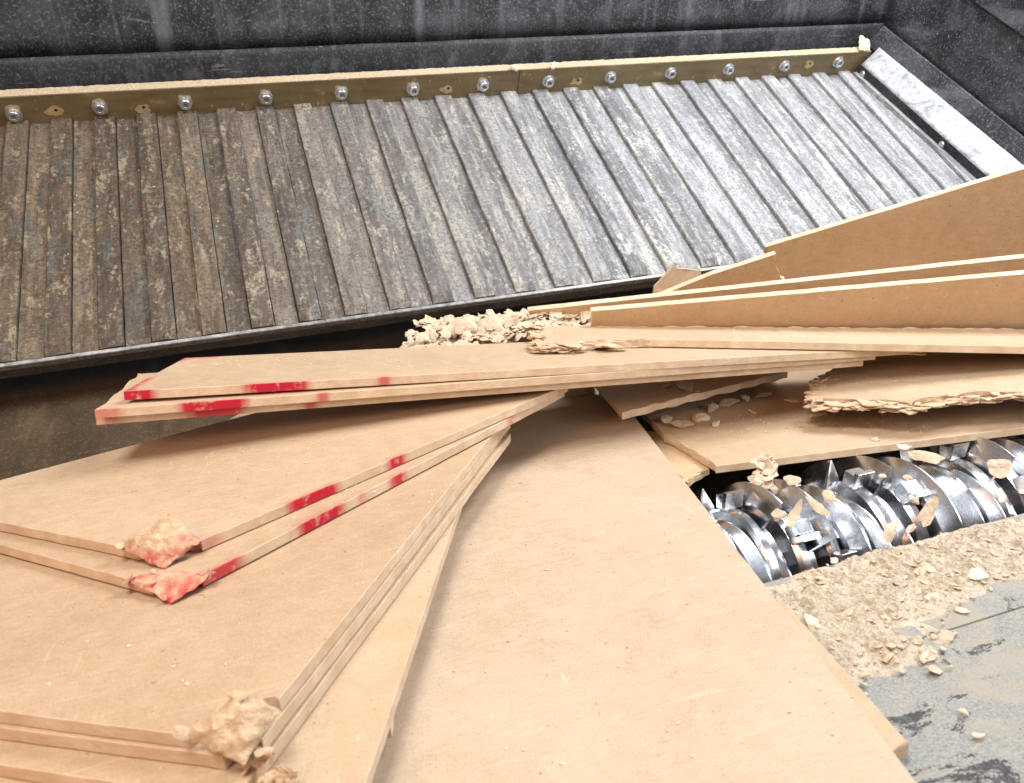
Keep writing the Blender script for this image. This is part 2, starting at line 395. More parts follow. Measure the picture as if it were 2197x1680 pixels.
def dome(c, n, r, h, name, mat, parent, seg=14):
    bm = bmesh.new(); q = n.to_track_quat('Z', 'Y').to_matrix()
    rings = []
    for k in range(5):
        a = k / 4 * math.pi / 2; rr = r * math.cos(a); hh = h * math.sin(a)
        if k == 4: rings.append([bm.verts.new(c + q @ Vector((0, 0, h)))]); break
        rings.append([bm.verts.new(c + q @ Vector((rr * math.cos(t * 2 * math.pi / seg), rr * math.sin(t * 2 * math.pi / seg), hh))) for t in range(seg)])
    for k in range(3):
        for t in range(seg): bm.faces.new([rings[k][t], rings[k][(t + 1) % seg], rings[k + 1][(t + 1) % seg], rings[k + 1][t]])
    for t in range(seg): bm.faces.new([rings[3][t], rings[3][(t + 1) % seg], rings[4][0]])
    bm.faces.new(rings[0][::-1])
    return link_mesh(name, from_bm(name, bm), mat, parent, smooth=True)
for s in (s1 - .03, PLEN * .45, PLEN * .05):
    dome(pl(XS(s), s, .024), Vector((-1, 0, .0)), .015, .008, 'rivet', M_ZINC, gs)

# ------------------------------------------------------------------ ribbed pusher plate
pp = empty('pusher_plate', pl(.8, 0, -.06))
tag(pp, 'long ribbed steel pusher plate caked in brown and grey dust', 'ribbed plate')
PW = .0635
nstrip = int((XR + .20 - XL) / PW)
def strip_mesh(x, w, hgt, raised, idx):
    """one bar of the plate: length along the slope, worn uneven edges, scooped near end on low bars"""
    ns = 46; rows = []; prof = []
    if raised: prof = [(0, -.03), (0, hgt - .0022), (.0022, hgt), (w * .33, hgt + .0006), (w * .66, hgt + .0006), (w - .0022, hgt), (w, hgt - .0022), (w, -.03)]
    else: prof = [(0, -.03), (0, hgt), (w * .2, hgt - .0006), (w * .5, hgt - .001), (w * .8, hgt - .0006), (w, hgt), (w, -.03)]
    vv, ff = [], []
    P = len(prof)
    for i in range(ns + 1):
        s = -.004 + (PLEN + .02) * (i / ns)
        if not raised: s = -.004 + (PLEN + .02) * (i / ns) ** 1.25
        for k, (dx, h) in enumerate(prof):
            jx = .0012 * nz((s, idx, k), 9); jh = .0009 * nz((s, idx * 2.3, k * .3), 12) if h > -.02 else 0
            hh = h
            if h > -.02:
                e = max(0, 1 - (s + .004) / (.016 if not raised else .014))
                hh = h - (.003 if not raised else .0135) * e * (1 + .3 * nz((idx, k, 3), 1.7))
            vv.append(pl(x + dx + jx, s, hh + jh))
    for i in range(ns):
        for k in range(P - 1):
            a = i * P + k; ff.append([a, a + 1, a + P + 1, a + P])
    ff.append(list(range(P))); ff.append([ns * P + k for k in range(P)][::-1])
    me = mesh('rib', vv, ff)
    bm = bmesh.new(); bm.from_mesh(me); bmesh.ops.recalc_face_normals(bm, faces=bm.faces); bm.to_mesh(me); bm.free()
    return me
for i in range(nstrip):
    raised = i % 2 == 0
    x = XL + i * PW
    link_mesh('rib' if raised else 'groove_bar', strip_mesh(x + .0010, PW - .0020, .0140 if raised else 0.0, raised, i), M_RIB, pp)
# polished wear lip along the near edge
vv, ff = [], []; nl = 260
for i in range(nl + 1):
    x = XL + (XR + .2 - XL) * i / nl
    for s_, h_ in ((.000, -.020), (.000, -.0045), (-.002, -.0032), (-.0105, -.0045), (-.012, -.0065), (-.012, -.020)):
        vv.append(pl(x, s_ - .004 + .0006 * nz((x, 1, 1), 40), h_ + .0007 * nz((x, s_ * 50, 0), 30)))
for i in range(nl):
    for k in range(5):
        a = i * 6 + k; ff.append([a, a + 1, a + 7, a + 6])
link_mesh('wear_lip', mesh('wear_lip', vv, ff), M_LIP, pp)
# front face below the lip
nfx = 140; vv, ff = [], []
prof = [(-.010, -.016), (-.0135, -.018), (-.014, -.024), (-.010, -.056), (.004, -.062), (.30, -.066)]
for i in range(nfx + 1):
    x = XL + (XR + .04 - XL) * i / nfx
    for k, (s, h) in enumerate(prof): vv.append(pl(x, s + .0016 * nz((x, k, 1), 9), h + .0012 * nz((x, 2, k), 11)))
K = len(prof)
for i in range(nfx):
    for k in range(K - 1):
        a = i * K + k; ff.append([a, a + K, a + K + 1, a + 1])
link_mesh('front_face', mesh('front_face', vv, ff), M_FRONT, pp)

# ------------------------------------------------------------------ olive clamp bar in two lengths with bolts
xseam = PLATE.at(1105, 195).x
def clamp_bar(xa, xb, label, xbolts, xholes):
    e = empty('clamp_bar', pl((xa + xb) / 2, PLEN, 0)); tag(e, label, 'clamp bar', 'olive clamp bars at the top of the ribbed plate')
    top, bot = [], []
    n = int((xb - xa) / .012)
    xs = [xa + (xb - xa) * i / n for i in range(n + 1)]
    for i in range(nstrip + 1):
        for q in (-.0012, .0012): xs.append(XL + i * PW + q)
    xs = sorted(x for x in set(xs) if xa <= x <= xb)
    vv, ff = [], []
    for x in xs:
        i = int((x - XL) / PW); up = .0150 if i % 2 == 0 else -.001
        b = up + .0006 * nz((x, 0, 0), 20); t_ = BARH + .001 * nz((x, 1, 0), 7)
        for s, h in ((PLEN, b), (PLEN, t_ - .002), (PLEN + .002, t_), (PLEN + BART, t_), (PLEN + BART, b)): vv.append(pl(x, s, h))
    for j in range(len(xs) - 1):
        for k in range(5):
            a = j * 5 + k; a2 = j * 5 + (k + 1) % 5; ff.append([a, a2, a2 + 5, a + 5])
    ff.append([0, 1, 2, 3, 4]); L = (len(xs) - 1) * 5; ff.append([L + 4, L + 3, L + 2, L + 1, L])
    me = mesh('bar', vv, ff); bm = bmesh.new(); bm.from_mesh(me); bmesh.ops.recalc_face_normals(bm, faces=bm.faces); bm.to_mesh(me); bm.free()
    link_mesh('bar', me, M_OLIVE, e)
    ND = -SL
    for (px, py, cov) in xbolts:
        c = BARFACE.at(px, py)
        if cov:                        # worn square of paint round the bolt
            vv = []; nn = 30
            for k in range(nn):
                a = 2 * math.pi * k / nn; rr = (.024 + .008 * nz((math.cos(2 * math.pi * k / 30), math.sin(2 * math.pi * k / 30), px * .37), 1.3)) / max(abs(math.cos(a)), abs(math.sin(a))) ** .7
                vv.append(c + EX * rr * math.cos(a) * .85 + NP * rr * math.sin(a) * 1.15 + ND * .0006)
            v, f = prism(vv, SL * .0005); link_mesh('worn_patch', mesh('worn_patch', v, f), M_TAN, e)
        q = ND.to_track_quat('Z', 'Y').to_matrix(); ang = random.random() * 6
        def ringm(name, prof_, mat, par, seg=28, hexa=False):
            bm = bmesh.new(); rings = []
            for r, h in prof_:
                rings.append([bm.verts.new(c + q @ Vector((r * math.cos(ang + t * 2 * math.pi / seg), r * math.sin(ang + t * 2 * math.pi / seg), h))) for t in range(seg)])
            for k in range(len(rings) - 1):
                for t in range(seg): bm.faces.new([rings[k][t], rings[k][(t + 1) % seg], rings[k + 1][(t + 1) % seg], rings[k + 1][t]])
            bm.faces.new(rings[0]); bm.faces.new(rings[-1])
            return link_mesh(name, from_bm(name, bm), mat, par)
        b = ringm('bolt', [(.0175, .0035), (.018, .005), (.018, .018), (.0165, .020), (.0090, .020), (.0085, .019), (.0085, .011)], M_ZINC, e)
        ringm('washer', [(.0235, .0007), (.0235, .003), (.0225, .0036), (.015, .0036)], M_ZINC, b)
        ringm('hex_socket', [(.0075, .0112), (.0075, .0118)], M_SOCKET, b, 6)
    for (px, py) in xholes:
        c = BARFACE.at(px, py); vv = []
        nn = 30
        for k in range(nn):
            a = 2 * math.pi * k / nn; rr = .018 + .012 * nz((math.cos(2 * math.pi * k / 30), math.sin(2 * math.pi * k / 30), px * .37), 1.6)
            vv.append(c + EX * (rr * math.cos(a) * 1.25 - .004) + NP * (rr * math.sin(a) * .9 - .006) + ND * .0006)
        v, f = prism(vv, SL * .0005); link_mesh('worn_patch', mesh('worn_patch', v, f), M_TAN, e)
        vv = [c + EX * .005 * math.cos(k * math.pi / 6) + NP * .005 * math.sin(k * math.pi / 6) + ND * .0014 for k in range(12)]
        v, f = prism(vv, SL * .0005); link_mesh('screw_hole', mesh('screw_hole', v, f), M_HOLE, e)
    return e
BARFACE = Plane(-SL, pl(0, PLEN))
clamp_bar(XL, xseam - .0012, 'left length of the olive clamp bar, running off the left edge', [(30, 244, 1), (214, 229, 1), (397, 219, 1), (570, 208, 1), (732, 198, 1), (886, 190, 1), (1036, 181, 1)], [(120, 236), (308, 230), (962, 189)])
clamp_bar(xseam + .0012, XR + .035, 'right length of the olive clamp bar, ending at the corner of the hopper', [(1176, 173, 0), (1309, 164, 0), (1438, 155, 0), (1562, 147, 0), (1682, 140, 0), (1797, 132, 0)], [(1240, 172), (1738, 136)])
# ledge of pale dust lying along the bar's top
vv, ff = [], []; nn = 420
for i in range(nn + 1):
    x = XL + (XR + .03 - XL) * i / nn
    h = .003 + .002 * nz((x, 0, 0), 30) + .0025 * nz((x, 0, 4), 90)
    ya = .001 + .0015 * nz((x, 5, 0), 60)
    for s, hh in ((ya, .0006), (ya + .002, h * .5), (.010, h), (.018, h + .001 + .002 * nz((x, 7, 0), 40)), (.032, h + .001)): vv.append(pl(x, PLEN + s, BARH + hh))
for i in range(nn):
    for k in range(4):
        a = i * 5 + k; ff.append([a, a + 5, a + 6, a + 1])
o = link_mesh('dust_ledge', mesh('dust_ledge', vv, ff), M_DUST, smooth=True)
tag(o, 'pale line of fibre dust settled on top of the olive clamp bar', 'dust', kind='stuff')

# ------------------------------------------------------------------ chute floor in front of the rotor, bed behind it
FL = layer(-.20)
fe = FL.at(1900, 1183); FE_Y = fe.y                    # edge beside the rotor
sB = Vector((0, -N0.z, N0.y)).normalized()             # up the floor, towards the camera
def fp(x, s, h=0.0): return Vector((x, fe.y, fe.z)) + sB * s + N0 * h
seam = (FL.at(2080, 1338) - fp(0, 0)).dot(sB)
v, f = prism([fp(-1.2, seam + .001), fp(2.4, seam + .001), fp(2.4, 1.1), fp(-1.2, 1.1)], N0 * -.02)
tag(link_mesh('chute_floor', bevel_box(v, f, 'chute_floor', .001), M_FLOOR), kind='structure')
v, f = prism([fp(-1.2, 0, .002), fp(2.4, 0, .002), fp(2.4, seam, .002), fp(-1.2, seam, .002)], N0 * -.028)
tag(link_mesh('wear_plate', bevel_box(v, f, 'wear_plate', .0012), M_FLOOR), 'dust-covered wear plate at the edge of the chute beside the rotor', 'wear plate')
# housing under the floor edge, round the rotor, and the bed under the pusher
RR = .172; RC = Vector((0, FE_Y + RR + .022, CAMZ - 1.117))
prof = [(FE_Y + .006, fe.z - .03)]
for k in range(0, 13):
    a = math.pi * (1 + k / 12 * .86); prof.append((RC.y + (RR + .03) * math.cos(a), RC.z + (RR + .03) * math.sin(a)))
zb = CAMZ - 1.24
prof += [(RC.y + .25, zb), (LIP.y - .5, zb + .0), (LIP.y - .1, zb + .02), (LIP.y + .06, zb + .05), (LIP.y + .5, zb + .06)]
vv, ff = [], []; nb = 60; K = len(prof)
for i in range(nb + 1):
    x = XL - .5 + (XR + .6 - XL + .5) * i / nb
    for k, (y, z) in enumerate(prof): vv.append((x, y, z + .002 * nz((x, k, 0), 4)))
for i in range(nb):
    for k in range(K - 1):
        a = i * K + k; ff.append([a, a + K, a + K + 1, a + 1])
o = link_mesh('trough_bed', mesh('trough_bed', vv, ff), M_BED, smooth=False); tag(o, kind='structure')
m = o.modifiers.new('thick', 'SOLIDIFY'); m.thickness = .01; m.offset = -1

# ------------------------------------------------------------------ rotor
rt = empty('shredder_rotor', Vector((.9, RC.y, RC.z - RR)))
tag(rt, 'polished steel shredder rotor with ringed cutting ridges and square knives', 'rotor')
PIT = .066; RD = .128                                # pitch of the rings, radius of the drum between the fins
def shaded(me, ang):
    me.polygons.foreach_set('use_smooth', [True] * len(me.polygons)); me.set_sharp_from_angle(angle=rad(ang)); return me
def fin_mesh(xc, ph, seed):
    """a disc cut into two sabre-shaped fins: square leading end, long tapering tail, sharp crest"""
    NA = 96; vv, ff = [], []
    for i in range(NA):
        a = 2 * math.pi * i / NA; p = ((ph - a) / math.pi) % 1.0
        e = 0.0 if p > .86 else (1 - (p / .86) ** 2.2)
        r = RD - .012 + (RR - RD + .012) * e; sk_ = .030 * (.5 - p)
        w_ = .013 + .006 * e
        for du, rr in ((-w_, RD - .04), (-w_ * .9, RD - .012 + (r - RD + .012) * .35), (-.0012, r), (.0012, r), (w_ * .55, RD - .012 + (r - RD + .012) * .35), (w_ * .6, RD - .04)):
            vv.append(Vector((xc + du + sk_, RC.y + rr * math.cos(a), RC.z + rr * math.sin(a))))
    for i in range(NA):
        for k in range(5):
            a = i * 6 + k; b = ((i + 1) % NA) * 6 + k; ff.append([a, b, b + 1, a + 1])
    return shaded(mesh('fin', vv, ff), 20)
def drum_mesh(x0_, x1_, ph):
    NA = 64; vv, ff = [], []; prof_ = [(x0_, RD - .04), (x0_ + .002, RD - .006), (x0_ + .010, RD), (x1_ - .006, RD - .003), (x1_, RD - .014), (x1_, RD - .04)]
    for i in range(NA):
        a = ph + 2 * math.pi * i / NA
        for x, r in prof_: vv.append(Vector((x, RC.y + r * math.cos(a), RC.z + r * math.sin(a))))
    K = len(prof_)
    for i in range(NA):
        for k in range(K - 1):
            a = i * K + k; b = ((i + 1) % NA) * K + k; ff.append([a, b, b + 1, a + 1])
    return shaded(mesh('drum', vv, ff), 22)
nr = int((2.0 + .3) / PIT)
for j in range(nr):
    xc = -.3 + j * PIT; ph = rad((j * 47) % 180 + (j % 3) * 9)
    ring = link_mesh('cutting_ring', drum_mesh(xc + .016, xc + PIT - .018, ph), M_ROT, rt)
    link_mesh('fin', fin_mesh(xc, ph, j), M_ROT, ring)
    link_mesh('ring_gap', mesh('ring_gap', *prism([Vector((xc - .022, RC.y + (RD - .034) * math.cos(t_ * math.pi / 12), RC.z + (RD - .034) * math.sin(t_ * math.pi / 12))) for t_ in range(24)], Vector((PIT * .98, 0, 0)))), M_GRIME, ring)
    for kk in range(2):
        a = ph + math.pi * kk + .35
        rdir = Vector((0, math.cos(a), math.sin(a))); tdir = Vector((0, -math.sin(a), math.cos(a)))
        def blk(c, wx, wr, wt, name, mat, par, tip=0.0):
            vv = []
            for sx, sr in ((-1, -1), (1, -1), (1, 1), (-1, 1)): vv.append(c + EX * (wx * sx + .004 * (sr > 0)) + rdir * wr * sr + tdir * (wt + tip * sr))
            v, f = prism(vv, tdir * -2 * wt); return link_mesh(name, bevel_box(v, f, name, .0012), mat, par)
        c = Vector((xc + PIT * .52, RC.y, RC.z)) + rdir * (RD + .015)
        blk(c, .0195, .0170, .0060, 'knife', M_KNIFE, ring, .004)
        blk(c - tdir * .019 - rdir * .005, .0170, .0135, .0125, 'knife_holder', M_ROT, ring)

# ------------------------------------------------------------------ fibreboards
def board(name, label, poly, n, t=.016, paint=(), rag=None, face=None, group='loose fibreboards', step=.010, seed=0, delam=1.0):
    """poly: upper outline, world points, anticlockwise seen from n.  paint: (edge, t0, t1, strength, on_top)
    rag: {edge: depth of tearing}.  Edges are built as rings through the thickness so torn ones can delaminate."""
    rag = rag or {}; n = n.normalized()
    cen = sum(poly, Vector()) / len(poly)
    area2 = sum((poly[i] - cen).cross(poly[(i + 1) % len(poly)] - cen).dot(n) for i in range(len(poly)))
    ne = len(poly)
    flip = area2 < 0
    idx = list(range(ne))
    pts = []                                       # (pos, edge, tt, outward)
    for e in idx:
        a, b = poly[e], poly[(e + 1) % ne]; d = b - a; L = d.length
        out = d.cross(n).normalized() * (-1 if flip else 1)
        st = .0035 if e in rag else step
        m_ = max(2, min(420, int(L / st)))
        for k in range(m_): pts.append((a + d * (k / m_), e, k / m_, out, L))
    N = len(pts); outs = []
    for i in range(N):
        o1, o2 = pts[i][3], pts[i - 1][3]
        if pts[i][2] == 0: s = (o1 + o2); outs.append(s / max(.6, (1 + o1.dot(o2))))
        else: outs.append(o1)
    deps = [0, .05, .22, .40, .60, .78, .95, 1.0]
    rings = [(-.016, 0), (-.0016, 0)] + [(-.0007 if k in (0, 7) else 0, dp) for k, dp in enumerate(deps)]
    vv, pa = [], []
    for q, (off, dp) in enumerate(rings):
        for i, (p, e, tt, _, L) in enumerate(pts):
            j = .0005 * nz(p, 60, seed) + .0011 * min(0, nz(p, 17, seed + 4))
            amp = rag.get(e, 0)
            if amp:
                fade = min(1, 6 * tt, 6 * (1 - tt) + .25)
                low = .5 + .5 * nz((tt * L, seed, 0), 16); mid_ = .5 + .5 * nz((tt * L, seed, 5), 70)
                lay = .5 + .5 * nz((tt * L * 45, q * 1.7 + seed, 9), 1.0)
                r_ = amp * (low * .9 + mid_ * .35 + (lay * .75 * delam if q >= 2 else .0)) * fade
                j -= r_ + (.0015 if q < 2 else 0) + (.0 if q >= 2 else amp * .3 * lay)
                lift = .35 * t * delam * nz((tt * L * 22, q * .9, seed), 1.0) if q >= 2 else .12 * t * nz((tt * L * 30, seed, 2), 1.0)
            else: lift = 0
            vv.append(p + outs[i] * (off + j) - n * (dp * t) + n * lift)
            val = 0.0
            for (pe, t0, t1, st_, top) in paint:
                if pe == e:
                    soft = .008 / L
                    w = min(1, max(0, (tt - t0 + soft) / (2 * soft))) * min(1, max(0, (t1 + soft - tt) / (2 * soft)))
                    if q == 0: w *= 0
                    if q == 1: w *= top
                    val = max(val, w * st_)
            pa.append(val)
    ff, mi = [], []
    Q = len(rings)
    for q in range(Q - 1):
        for i in range(N):
            a, b = q * N + i, q * N + (i + 1) % N
            ff.append([a, b, b + N, a + N] if flip else [a, a + N, b + N, b]); mi.append(0 if q < 2 else 1)
    top = list(range(N)); bot = [(Q - 1) * N + i for i in range(N)]
    ux = (poly[1] - poly[0]).normalized(); uy = n.cross(ux)
    for ring_ in (top, bot):                       # clean triangles over both faces
        co2 = [Vector((vv[i].dot(ux), vv[i].dot(uy))) for i in ring_]
        ov, _, of, orig, _, _ = delaunay_2d_cdt(co2, [(i, (i + 1) % N) for i in range(N)], [], 1, 1e-6)
        h0 = sum(vv[i].dot(n) for i in ring_) / N; ids = []
        for p2, og in zip(ov, orig):
            if og: ids.append(ring_[og[0]])
            else: ids.append(len(vv)); vv.append(ux * p2.x + uy * p2.y + n * h0); pa.append(0.0)
        for q in of: ff.append([ids[i] for i in q]); mi.append(0)
    me = mesh(name, vv, ff); me.polygons.foreach_set('material_index', mi)
    at = me.attributes.new('paint', 'FLOAT', 'POINT'); at.data.foreach_set('value', pa)
    bm = bmesh.new(); bm.from_mesh(me); bmesh.ops.recalc_face_normals(bm, faces=bm.faces); bm.to_mesh(me); bm.free()
    o = link_mesh(name, me, [face or M_FACE, M_EDGE])
    return tag(o, label, 'board', group)

def along(P, a, b, spans, edge=0):
    """paint marks on the edge that runs from pixel a to pixel b: spans of (x0, x1, strength)"""
    A_, B_ = P.at(*a), P.at(*b)
    def tt(x): return (P.at(x, a[1] + (b[1] - a[1]) * (x - a[0]) / (b[0] - a[0])) - A_).length / (B_ - A_).length * (1 if x > a[0] else -1)
    return [(edge, tt(x0), tt(x1), st, .35) for x0, x1, st in spans]
def rect(P, c, e1, e2, l1, l2):
    """corner c and two edge pixels on plane P; lengths l1, l2 in metres; returns c, +e2, +e2+e1, +e1 with e1 kept square to e2"""
    o = P.at(*c); a = (P.at(*e1) - o).normalized(); b = (P.at(*e2) - o).normalized()
    return [o, o + b * l2, o + b * l2 + a * l1, o + a * l1]

# A: the large pale board in front
PA = layer(-.135); ra = PA.at(1322, 842); fa = PA.at(1967, 1678)
dr = (fa - ra).normalized(); dl = N0.cross(dr); dl = dl if dl.x < 0 else -dl
board('fibreboard', 'largest pale board lying bare in the centre foreground', [ra, ra + dr * 1.42, ra + dr * 1.42 + dl * .62, ra + dl * .62], N0, .016,
      paint=[(0, .085, .155, .9, 0)], seed=1, face=M_FACE_P)
# two boards just below it that stick out on its right
PD = layer(-.1685)
q = [PD.at(1668, 1275), PD.at(1950, 1594), PD.at(1835, 1690), PD.at(1490, 1320)]
board('fibreboard', 'narrow board poking out below the right edge of the largest pale board', q, PD.n, .017, seed=2, rag={1: .003})
# D and C
PDd = layer(-.1035)
d0, d1 = PDd.at(905, 1055), PDd.at(815, 1725); dd = (d1 - d0).normalized(); w = N0.cross(dd); w = w if w.x < 0 else -w
board('fibreboard', 'board only seen as a dark sliver under the thin single board, at the bottom edge', [d0, d0 + dd * .62, d0 + dd * .62 + w * .4, d0 + w * .4], N0, .016, seed=3)
PC = layer(-.0865)
c0, c1 = PC.at(1012, 1008), PC.at(770, 1722); dd = (c1 - c0).normalized(); w = N0.cross(dd); w = w if w.x < 0 else -w
board('fibreboard', 'thin single board between the triple stack and the largest pale board', [c0 - dd * .22, c0 + dd * .85, c0 + dd * .85 + w * .62, c0 - dd * .22 + w * .62], N0, .016, seed=4)
# B: triple stack
P3 = layer(-.0695); P2 = layer(-.0525); P1 = layer(-.036)
def corner_board(P, c, e1, e2, l1, l2, chamf, label, seed, paint=(), ragc=.006):
    o = P.at(*c); a = (P.at(*e1) - o).normalized(); b = (P.at(*e2) - o).normalized()
    poly = [o + a * chamf, o + b * chamf, o + b * l2, o + b * l2 + a * l1, o + a * l1]
    return board('fibreboard', label, poly, P.n, .016, rag={0: ragc}, seed=seed, paint=paint)
o1 = P1.at(524, 1592); a1 = (P1.at(0, 1526) - o1).normalized(); e1_ = (P1.at(1046, 944) - o1).normalized()
w1 = (e1_ - a1 * .2).cross(N0).normalized(); w1 = w1 if w1.dot(a1) < 0 else -w1
def stacked(o, ang, chamf, label, seed, rg=.006):
    R_ = Matrix.Rotation(rad(ang), 3, N0); a_, b_ = R_ @ a1, R_ @ e1_
    poly = [o + a_ * chamf, o + b_ * chamf, o + b_ * .96, o + b_ * .96 + a_ * .62, o + a_ * .62]
    return board('fibreboard', label, poly, N0, .016, rag={0: rg}, seed=seed)
b3 = stacked(o1 - N0 * .0335 - e1_ * .034 + w1 * .0045, -.25, .010, 'bottom board of the triple stack at lower left, sticking out furthest', 5)
b2 = stacked(o1 - N0 * .0166 - e1_ * .003 + w1 * .0022, .15, .026, 'middle board of the triple stack at lower left', 6)
b1 = stacked(o1, 0, .062, 'top board of the triple stack, with a large crumpled tan corner at lower left', 7)
# M: pair with red marks
PM2 = layer(-.0175); PM1 = layer(0)
def mboard(P, c, e1, e2, back, chamf, label, seed, paint, ragc, ln=.87):
    o = P.at(*c); a = (P.at(*e1) - o).normalized(); b = (P.at(*e2) - o); b.normalize()
    k1, k2 = P.at(*back[0]), P.at(*back[1]); kd = (k2 - k1).normalized()
    far = o + b * ln
    # far edge crosses under the upper stack
    poly = [o + a * chamf, o + b * chamf, far, k2 + kd * .22, k1 - kd * .05, o + a * .40]
    return board('fibreboard', label, poly, P.n, .016, rag={0: ragc}, seed=seed, paint=paint)
m2 = mboard(PM2, (371, 1267), (0, 1168), (1222, 830), [(0, 1085), (600, 925)], .040, 'lower board of the red-marked pair, with a split red delaminated corner', 8,
      [(0, -.1, 1.1, 1, 0)] + along(PM2, (393, 1254), (1244, 819), [(380, 490, .9), (628, 735, 1), (772, 786, .6), (846, 880, .95), (1118, 1130, .5)], 1), .008, .91)
m1 = mboard(PM1, (355, 1192), (0, 1120), (1215, 826), [(0, 1030), (600, 872)], .050, 'upper board of the red-marked pair, with a peaked crumpled corner', 9,
      [(0, -.1, 1.1, .7, 0)] + along(PM1, (392, 1178), (1225, 822), [(380, 440, .4), (592, 705, 1), (820, 858, 1)], 1), .006)
# T: the upper stack of three
PT3 = rolled((1240, 820), .0205, 17, 5); PT2 = PT3.up(.0167); PT1 = rolled((1240, 790), .0545, 17, 5.4)   # propped on the pair, falling to the right
def tboard(P, fl, fr, bl, label, seed, paint, rag, t=.016, cut=0):
    a, b, c = P.at(*fl), P.at(*fr), P.at(*bl)
    poly = [a, b, b + (c - a), c]
    return board('fibreboard', label, poly, P.n, t, rag=rag, seed=seed, paint=paint)
tboard(PT3, (205, 893), (1853, 771), (300, 814), 'lowest of the three stacked boards with red-marked edges behind the pair', 10,
       along(PT3, (205, 893), (1853, 771), [(190, 262, .4), (400, 520, .9), (655, 678, .9)]) + [(3, .9, 1.0, .4, 0)], {3: .003})
tboard(PT2, (203, 879), (1880, 757), (296, 802), 'middle of the three stacked boards with red-marked edges behind the pair', 11,
       along(PT2, (203, 879), (1880, 757), [(190, 258, .5), (385, 532, 1), (682, 704, .95)]) + [(3, .0, .12, .5, 0)], {3: .004})
BT1 = tboard(PT1, (264, 840), (1982, 744), (395, 768), 'top of the three stacked boards, with a sharp red left corner', 12,
       along(PT1, (264, 840), (1982, 744), [(200, 330, 1), (525, 660, 1), (814, 836, .95)]) + [(3, .62, 1.1, 1, 1), (3, -.1, .12, .9, 1), (2, .96, 1.1, .8, 1)], {1: .012})

# right-hand group -----------------------------------------------------
P7 = layer(-.157)
board('fibreboard', 'wide board resting on the rotor under the torn white-edged board', [P7.at(1535, 1000), P7.at(2480, 881), P7.at(2480, 881) + Vector((.10, .62, -.1895)), P7.at(1290, 800), P7.at(1425, 935)],
      P7.n, .016, rag={4: .006, 3: .004}, seed=13)
P9 = layer(-.176)
board('fibreboard', 'small broken board tip beside the left end of the rotor', [P9.at(1522, 1004), P9.at(1476, 1037), P9.at(1360, 920), P9.at(1430, 930)], P9.n, .014, rag={0: .006}, seed=14, face=M_FACE_W)
P8 = rolled((1500, 850), -.098, 16, 2)
board('fibreboard', 'short board strewn with chips, under the right end of the stacked boards', [P8.at(1335, 886), P8.at(1690, 798), P8.at(1640, 745), P8.at(1260, 800)], P8.n, .016, rag={0: .003}, seed=15)
P6 = rolled((1780, 835), -.092, 17, -2.0)
q6 = [P6.at(1740, 862), P6.at(1850, 860), P6.at(1955, 868), P6.at(2050, 848), P6.at(2197, 842), P6.at(2500, 826), P6.at(2500, 690), P6.at(1830, 735), P6.at(1770, 800), P6.at(1740, 824)]
B6 = board('fibreboard', 'badly torn board with a frayed left end and ragged delaminated front edge', q6, P6.n, .017, rag={0: .010, 1: .010, 2: .012, 3: .010, 4: .008, 7: .006, 8: .014, 9: .014}, seed=16, delam=1.5)
P5 = PT1.up(.0195)
q5 = [P5.at(1153, 741), P5.at(1406, 728), P5.at(2560, 750), P5.at(2560, 708), P5.at(1145, 699)]
B5 = board('fibreboard', 'long flat board with a splintered left end lying over the stacked boards', q5, P5.n, .017, rag={4: .018, 0: .007, 3: .002}, seed=17, delam=1.4)
# boards standing on edge, leaning towards the camera
k1, k2 = P5.at(1200, 702), P5.at(2197, 706)
el = (k2 - k1).normalized()
def lean(px, h_along, deg):
    """plane holding the direction el, standing deg from level (over 90 leans towards the camera), through a point"""
    back = Vector((-el.y, el.x, 0)).normalized(); back = back if back.y > 0 else -back
    d = back * math.cos(rad(deg)) + Vector((0, 0, 1)) * math.sin(rad(deg)); n = el.cross(d).normalized()
    n = n if n.y < 0 else -n
    return Plane(n, px), d, n
p4, d4, n4 = lean(k1 + Vector((0, .012, 0)), 0, 101)
q4 = [p4.at(1268, 668), p4.at(2197, 588), p4.at(2560, 557), p4.at(2560, 557) - d4 * .27, p4.at(1268, 668) - d4 * .09]
board('fibreboard', 'front one of two brown boards leaning together on edge at the right', q4, n4, .016, seed=18, face=M_FACE_W, rag={4: .004})
p3 = p4.up(-.055)
q3 = [p3.at(1132, 667), p3.at(1400, 638), p3.at(2197, 553), p3.at(2560, 512), p3.at(2560, 512) - d4 * .30, p3.at(1132, 667) - d4 * .10]
board('fibreboard', 'rear one of two brown boards leaning together on edge at the right', q3, n4, .016, seed=19, face=M_FACE_W, rag={5: .008})
p2_, d2_, n2_ = lean(k1 + Vector((0, .17, 0)), 0, 99)
q2 = [p2_.at(1402, 640), p2_.at(1530, 588), p2_.at(1665, 545), p2_.at(1684, 600), p2_.at(1684, 600) - d2_ * .2, p2_.at(1402, 640) - d2_ * .22]
board('fibreboard', 'short snapped piece of brown board with a ragged right end', q2, n2_, .016, seed=20, face=M_FACE_W, rag={2: .008, 3: .006})
p1_, d1_, n1_ = lean(k1 + Vector((0, .33, .0)), 0, 98)
q1 = [p1_.at(1642, 530), p1_.at(2197, 362), p1_.at(2560, 252), p1_.at(2560, 252) - d1_ * .50, p1_.at(1642, 530) - d1_ * .22]
board('fibreboard', 'tall brown board with a white upper edge, standing furthest back at the right', q1, n1_, .016, seed=21, face=M_FACE_W, rag={4: .008})
p0_, d0_, n0_ = lean(k1 + Vector((0, .36, .0)), 0, 70)
q0 = [p0_.at(1404, 614), p0_.at(1444, 572), p0_.at(1503, 576), p0_.at(1512, 640), p0_.at(1400, 650)]
